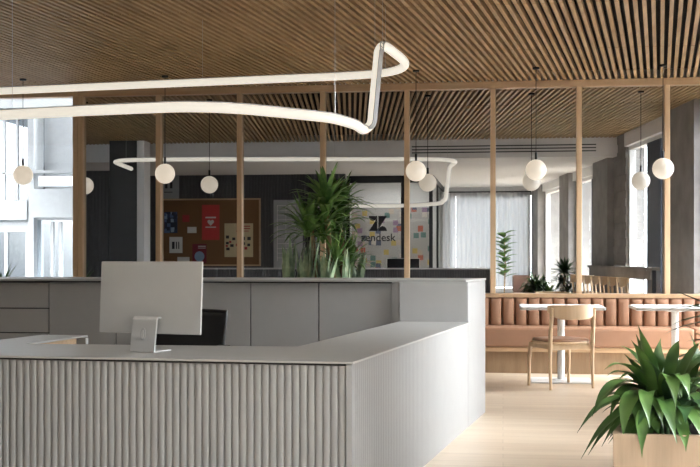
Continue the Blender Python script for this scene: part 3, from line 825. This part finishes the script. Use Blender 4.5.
# ---- foreground planter with broad-leaved plant ------------------------------
c = atZ(613, 434, .585)
fx, fy = c.x, c.y
fp = thing('oak_planter', (fx+.42, fy+.4, 0), 'pale oak planter box in the right foreground', 'planter')
t = .025; PLn = 1.55; PWd = .62
def pk(u, v): return (fx+u+SK*v, fy+v)
f = MB()
for u0, u1, v0, v1 in ((0, PWd, 0, t), (0, PWd, PLn-t, PLn), (0, t, t, PLn-t), (PWd-t, PWd, t, PLn-t)):
    f.prism([pk(u0, v0), pk(u1, v0), pk(u1, v1), pk(u0, v1)], 0, .585)
f.prism([pk(t, t), pk(PWd-t, t), pk(PWd-t, PLn-t), pk(t, PLn-t)], .02, .04)
f.build('box', 'planteroak', fp, bevel=.002)
MB().prism([pk(t, t), pk(PWd-t, t), pk(PWd-t, PLn-t), pk(t, PLn-t)], .041, .54).build('soil', 'soil', fp)

Y0 = fy+.22
bpl = thing('broad_leaf_plant', atY(672, 430, Y0)*1.0, 'lush plant with broad glossy leaves spilling over the oak planter', 'plant')
bpl.location.z = .54
f = MB()
def PL(px, py, dy=0): return atY(px, py, Y0+dy)
Lv = [ # base, via, tip, width, dy base/via/tip
 ((657,400),(650,362),(638,325),.085,0,-.03,-.08), ((655,402),(648,362),(631,340),.075,0,-.05,-.12), ((664,400),(655,360),(661,338),.07,.03,.05,.02),
 ((652,398),(628,350),(604,370),.060,0,-.10,-.18), ((652,392),(612,362),(592,417),.085,0,-.12,-.20), ((655,405),(612,380),(577,433),.080,0,-.12,-.22),
 ((652,412),(618,395),(581,459),.070,0,-.14,-.22), ((658,405),(625,372),(623,440),.105,0,-.16,-.22), ((660,412),(640,398),(642,458),.085,0,-.18,-.26),
 ((664,405),(662,385),(677,444),.080,0,-.16,-.25), ((668,402),(680,350),(690,400),.085,0,-.14,-.20), ((668,402),(672,352),(679,340),.080,0,.0,.05),
 ((670,404),(690,352),(700,342),.08,.02,.05,.08), ((672,404),(705,360),(718,420),.09,0,-.12,-.18), ((662,402),(672,345),(676,410),.095,0,-.12,-.18),
 ((656,402),(640,372),(650,428),.08,0,-.20,-.24), ((668,408),(692,400),(702,440),.08,0,-.18,-.24), ((660,398),(640,350),(618,345),.05,0,.1,.15),
 ((655,408),(630,402),(610,436),.075,0,-.10,-.16), ((660,400),(668,370),(655,352),.07,.04,.08,.10), ((664,402),(690,372),(722,380),.08,.02,.0,.0),
 ((664,404),(700,345),(735,352),.08,.02,.05,.1), ((655,410),(630,412),(620,455),.06,0,-.13,-.2), ((660,410),(650,420),(660,436),.06,0,-.15,-.21),
 ((650,402),(625,385),(596,401),.06,.05,.0,-.05), ((668,398),(676,368),(668,365),.06,.1,.12,.12), ((672,410),(684,420),(686,452),.07,0,-.2,-.26),
 ((690,395),(700,350),(688,330),.07,.1,.12,.12), ((700,395),(720,360),(735,400),.08,.1,.02,-.05)]
for b, v, tp, w_, d0, d1, d2 in Lv:
    f.leaf(PL(*b, d0), PL(*v, d1), PL(*tp, d2), w_*.72, .30, 14, shape='broad')
for b, v, tp, w_, d0, d1, d2 in Lv[:26]+Lv[3:12]:      # a second, smaller generation of leaves between the first
    jx, jy = random.uniform(-9, 12), random.uniform(-6, 12); q = .82
    f.leaf(PL(b[0]+jx*.4, b[1]+4, d0+.05), PL(v[0]*q+b[0]*(1-q)+jx, v[1]*q+b[1]*(1-q)+jy*.5, d1+.07), PL(tp[0]*q+b[0]*(1-q)+jx*1.6, tp[1]*q+b[1]*(1-q)+jy, d2+.07), w_*.68, .3, 12, shape='broad')
f.build('foliage', 'leaf', bpl, smooth='all')
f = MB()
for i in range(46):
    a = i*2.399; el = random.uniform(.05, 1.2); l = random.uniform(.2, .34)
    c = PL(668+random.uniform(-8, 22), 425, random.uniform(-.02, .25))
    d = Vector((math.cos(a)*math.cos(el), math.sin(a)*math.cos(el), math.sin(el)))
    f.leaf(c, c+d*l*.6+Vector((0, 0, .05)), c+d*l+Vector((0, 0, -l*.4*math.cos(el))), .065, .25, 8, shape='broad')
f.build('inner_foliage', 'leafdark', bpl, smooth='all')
f = MB()
for dx, dy in ((0, 0), (14, .05), (-6, .05), (22, .12)): f.tube([PL(668+dx, 455, dy)*1.0, PL(664+dx*.6, 402, dy)], .008, 6)
for v in f.bm.verts: v.co.z = max(v.co.z, .53)
f.build('stems', 'leafdark', bpl)
# slimmer dark plant further back in the planter, and a fern at its far end
X_, Y_ = pk(.52, .95)
sp_ = thing('slim_leaf_plant', (X_, Y_, .54), 'dark narrow-leaved plant in the planter behind the broad leaves', 'plant')
f = MB(); cc = Vector((X_+.02, Y_, .93))
fan_head(f, cc, 46, .36, .05, .0, 1.35, .35); fan_head(f, cc+Vector((-.04, -.08, -.16)), 30, .32, .05, .0, .9, .5); fan_head(f, cc+Vector((.05, .05, -.30)), 26, .30, .05, .0, .9, .5)
f.leaf(cc, atY(692, 299, Y_-.1), atY(676, 291, Y_-.15), .03, .3, 10, shape='strap')
f.build('foliage', 'leafdark', sp_, smooth='all')
MB().tube([(X_, Y_, .53), cc], .014, 8).build('stem', 'bark', sp_)
X_, Y_ = pk(.20, 1.36)
f = MB()
for i in range(34):
    a = i*2.399; el = 1.25-.9*(i/34); l = random.uniform(.26, .36)
    c = Vector((X_, Y_, .545)); d = Vector((math.cos(a)*math.cos(el), math.sin(a)*math.cos(el), math.sin(el)))
    f.leaf(c, c+d*l*.6, c+d*l+Vector((0, 0, -l*.25)), .045, .2, 8, shape='strap')
tag(f.build('fern', 'leafdrac', smooth='all'), 'bright green fern at the far end of the oak planter, in the mirror', 'plant')

# ================================================================== CORK BOARD AND PAPERS (seen in the mirror)
WY = RY+.022
def sheet(name, px0, py0, px1, py1, mat, label, cat, grp=None, off=.0, th=.004):
    a = mirY(px0, py0, WY); b = mirY(px1, py1, WY)
    y = WY+off
    o = MB().box(a.x, b.x, y, y+th, b.z, a.z).build(name, mat)
    return tag(o, label, cat, grp), a, b, y+th
a = mirY(157, 199, WY); b = mirY(261, 266, WY)
cb = thing('cork_board', ((a.x+b.x)/2, WY, b.z), 'large oak-framed cork board on the reeded wall, reflected in the mirror', 'notice board')
MB().box(a.x+.03, b.x-.03, WY, WY+.012, b.z+.03, a.z-.03).build('cork', 'cork', cb)
f = MB(); f.box(a.x, b.x, WY, WY+.03, a.z-.03, a.z); f.box(a.x, b.x, WY, WY+.03, b.z, b.z+.03); f.box(a.x, a.x+.03, WY, WY+.03, b.z+.03, a.z-.03); f.box(b.x-.03, b.x, WY, WY+.03, b.z+.03, a.z-.03)
f.build('frame', 'oakx', cb)
G = 'papers pinned to the cork board'
O_ = .0125
def marks(o, a, b, y, rects, mat):
    f = MB(); W_ = b.x-a.x; H_ = a.z-b.z
    for u0, v0, u1, v1 in rects: f.box(a.x+u0*W_, a.x+u1*W_, y+.0003, y+.0012, a.z-v1*H_, a.z-v0*H_)
    f.build('print', mat, o)
r = sheet('poster', 202.5, 205, 220, 240, 'paperred', 'red poster with a small pale heart on the cork board', 'poster', G, O_)
f = MB(); cx_ = (r[1].x+r[2].x)/2; cz_ = (r[1].z+r[2].z)/2; hp = []
for k in range(24):
    t = 2*PI*k/24; hp.append((cx_+.0042*16*math.sin(t)**3, cz_+.0042*(13*math.cos(t)-5*math.cos(2*t)-2*math.cos(3*t)-math.cos(4*t))))
f.prismY(hp, r[3]+.0003, r[3]+.0012); f.build('heart', 'paper', r[0])
marks(r[0], r[1], r[2], r[3], [(.2, .34, .8, .38), (.2, .62, .8, .65)], 'paper')
r = sheet('flyer', 165, 212, 178, 233, 'paperblue', 'dark blue illustrated flyer at the cork board\'s left', 'flyer', G, O_)
r = sheet('flyer', 170, 237, 183, 253, 'paper', 'white printed sheet pinned below the blue flyer', 'flyer', G, O_)
marks(r[0], r[1], r[2], r[3], [(.2, .3, .4, .75), (.5, .3, .58, .75), (.68, .3, .76, .75)], 'inkdark')
r = sheet('flyer', 188, 227, 197, 233, 'paper', 'small cream note on the cork board left of the red poster', 'note', G, O_)
r = sheet('flyer', 183, 215, 190, 222, 'inkred', 'small red ribbon card on the cork board', 'note', G, O_)
r = sheet('flyer', 193, 244, 207, 266-3, 'papermaroon', 'maroon flyer with a pale blue circle near the board\'s lower edge', 'flyer', G, O_)
f = MB(); cx_ = (r[1].x+r[2].x)/2; f.prismY([(cx_+.1*math.cos(2*PI*k/24), r[2].z+.13+.1*math.sin(2*PI*k/24)) for k in range(24)], r[3]+.0003, r[3]+.0012); f.build('disc', 'inkblue', r[0])
marks(r[0], r[1], r[2], r[3], [(.4, .1, .95, .14), (.4, .2, .95, .23)], 'paper')
r = sheet('poster', 225, 223.5, 253.5, 257, 'papercream', 'cream poster with rows of small dark pictures on the cork board', 'poster', G, O_)
marks(r[0], r[1], r[2], r[3], [(.05, .36, .16, .45), (.27, .42, .38, .5), (.6, .4, .72, .5), (.8, .4, .92, .5), (.05, .55, .15, .62), (.2, .62, .32, .7), (.6, .56, .72, .64), (.8, .6, .9, .68), (.06, .72, .18, .8)], 'inkdark')
marks(r[0], r[1], r[2], r[3], [(.16, .52, .24, .58), (.4, .6, .5, .68), (.7, .7, .8, .78), (.04, .64, .12, .7), (.45, .07, .9, .1), (.45, .14, .9, .17), (.4, .22, .85, .24)], 'inkred')
r = sheet('flyer', 178, 257, 190, 263, 'paper', 'small white note at the cork board\'s bottom edge', 'note', G, O_)
r = sheet('poster', 163, 176, 179.5, 199-.3, 'sketchboard', 'pale sheet with two dark strokes on the wall above the cork board', 'poster', None, .0)
marks(r[0], r[1], r[2], r[3], [(.15, .28, .3, .55), (.45, .28, .6, .55), (.1, .7, .6, .73)], 'inkdark')
r = sheet('whiteboard', 274, 200, 303, 268, 'sketchboard', 'grey whiteboard with faint lines beside the tall plant, in the mirror', 'whiteboard', None, .0, .015)
marks(r[0], r[1], r[2], r[3], [(.12, .08+.07*k, .75, .085+.07*k) for k in range(12)]+[(.12, .08, .135, .9), (.42, .08, .43, .9), (.74, .08, .75, .9)], 'paper')

# ================================================================== SOFA, FIG AND PLANT BY THE REAR WINDOW (seen in the mirror)
fgp = mirY(504, 250, -.75)
fg = thing('fig_plant', (fgp.x, -.75, 0), 'fiddle-leaf fig in a dark pot by the rear window, in the mirror', 'plant')
MB().lathe((fgp.x, -.75, 0), [(.15, 0), (.19, .4), (.18, .4), (.16, .36)], 24).build('pot', 'pot', fg, smooth=True)
MB().tube([(fgp.x, -.75, .3), (fgp.x+.03, -.75, 1.0), (fgp.x, -.75, 1.75)], [.018, .013, .008], 8).build('stem', 'bark', fg)
f = MB()
for i in range(30):
    a = i*2.399; zz = .75+1.0*i/30; c = Vector((fgp.x, -.75, zz)); l = .32
    d = Vector((math.cos(a), math.sin(a)*.8, .45)); f.leaf(c, c+d*l*.6, c+d*l+Vector((0, 0, -.06)), .20, .2, 8, shape='broad')
f.build('foliage', 'leafdrac', fg, smooth='all')
sa, sb = mirY(505, 275, .1).x, mirY(546, 275, .1).x
so = thing('armchair', (.4, -.85, 0), 'low dusty pink armchair seen in the mirror above the bench', 'armchair')
# the armchair stands against the rear wall
MB().box(sa+.17, .62, -1.15, -.55, .08, .42).build('seat', 'pinkfab', so, bevel=.04)
MB().box(sa+.17, .62, -1.18, -1.0, .421, .80).build('backrest', 'pinkfab', so, bevel=.04)
MB().box(sa+.2, .58, -1.1, -.6, 0, .079).build('plinth', 'charcoal', so)

# ================================================================== LIGHT
w = bpy.data.worlds.new('sky'); S.world = w; w.use_nodes = True
N = w.node_tree.nodes; L = w.node_tree.links
bg = N['Background']
# overcast sky: dim towards the horizon, brighter overhead, with bright patches added window-side and to the rear to light the room
SKY_H, SKY_Z, SKY_P = 1.5, 9.0, 60.0
tc = N.new('ShaderNodeTexCoord'); nz = N.new('ShaderNodeVectorMath'); nz.operation = 'NORMALIZE'
sep = N.new('ShaderNodeSeparateXYZ')
L.new(tc.outputs['Generated'], nz.inputs[0]); L.new(nz.outputs[0], sep.inputs[0])
up_ = N.new('ShaderNodeMapRange'); up_.inputs['From Min'].default_value = .08; up_.inputs['From Max'].default_value = .7
up_.inputs['To Min'].default_value = SKY_H; up_.inputs['To Max'].default_value = SKY_Z; up_.interpolation_type = 'SMOOTHSTEP'
L.new(sep.outputs[2], up_.inputs['Value'])
dt = N.new('ShaderNodeVectorMath'); dt.operation = 'DOT_PRODUCT'; dt.inputs[1].default_value = Vector((.78, .12, .60)).normalized()
L.new(nz.outputs[0], dt.inputs[0])
pm = N.new('ShaderNodeMapRange'); pm.inputs['From Min'].default_value = .74; pm.inputs['From Max'].default_value = .96
pm.inputs['To Min'].default_value = 0; pm.inputs['To Max'].default_value = SKY_P; pm.interpolation_type = 'SMOOTHSTEP'
L.new(dt.outputs['Value'], pm.inputs['Value'])
dt2 = N.new('ShaderNodeVectorMath'); dt2.operation = 'DOT_PRODUCT'; dt2.inputs[1].default_value = Vector((-.05, -.88, .46)).normalized()
L.new(nz.outputs[0], dt2.inputs[0])
pm2 = N.new('ShaderNodeMapRange'); pm2.inputs['From Min'].default_value = .80; pm2.inputs['From Max'].default_value = .96
pm2.inputs['To Min'].default_value = 0; pm2.inputs['To Max'].default_value = SKY_P*.52; pm2.interpolation_type = 'SMOOTHSTEP'
L.new(dt2.outputs['Value'], pm2.inputs['Value'])
a0 = N.new('ShaderNodeMath'); a0.operation = 'ADD'; L.new(pm.outputs[0], a0.inputs[0]); L.new(pm2.outputs[0], a0.inputs[1])
ad = N.new('ShaderNodeMath'); ad.operation = 'ADD'; L.new(up_.outputs[0], ad.inputs[0]); L.new(a0.outputs[0], ad.inputs[1])
bg.inputs['Color'].default_value = (.93, .965, 1, 1); L.new(ad.outputs[0], bg.inputs['Strength'])
for i, (c, wd, ht, k) in enumerate(PORT):
    ld = bpy.data.lights.new('window_portal', 'AREA'); ld.shape = 'RECTANGLE'; ld.size = wd; ld.size_y = ht
    ld.cycles.is_portal = True
    lo = bpy.data.objects.new('window_portal', ld); COL.objects.link(lo); lo.location = c
    d = Vector((-math.cos(ANG), math.sin(ANG), 0)) if k == 'R' else Vector((0, 1, 0))
    lo.rotation_euler = d.to_track_quat('-Z', 'Z').to_euler()
ld = bpy.data.lights.new('window_portal', 'AREA'); ld.shape = 'RECTANGLE'; ld.size = 4.5; ld.size_y = 3; ld.cycles.is_portal = True
lo = bpy.data.objects.new('window_portal', ld); COL.objects.link(lo); lo.location = (-7.1, MIR+.1, 1.6); lo.rotation_euler = Vector((0, -1, 0)).to_track_quat('-Z', 'Z').to_euler()

# ================================================================== CAMERA
cd = bpy.data.cameras.new('camera'); co = bpy.data.objects.new('camera', cd); COL.objects.link(co)
cd.sensor_width = 36; cd.lens = F/700*36; cd.shift_y = (257-233.5)/700
co.location = (0, 0, EYE); co.rotation_euler = (math.radians(90), 0, YAW)
cd.clip_start = .05; cd.clip_end = 200
S.camera = co
S.view_settings.view_transform = 'Standard'; S.view_settings.look = 'None'
S.view_settings.gamma = 1; S.view_settings.use_curve_mapping = False
S.view_settings.exposure = EXPO
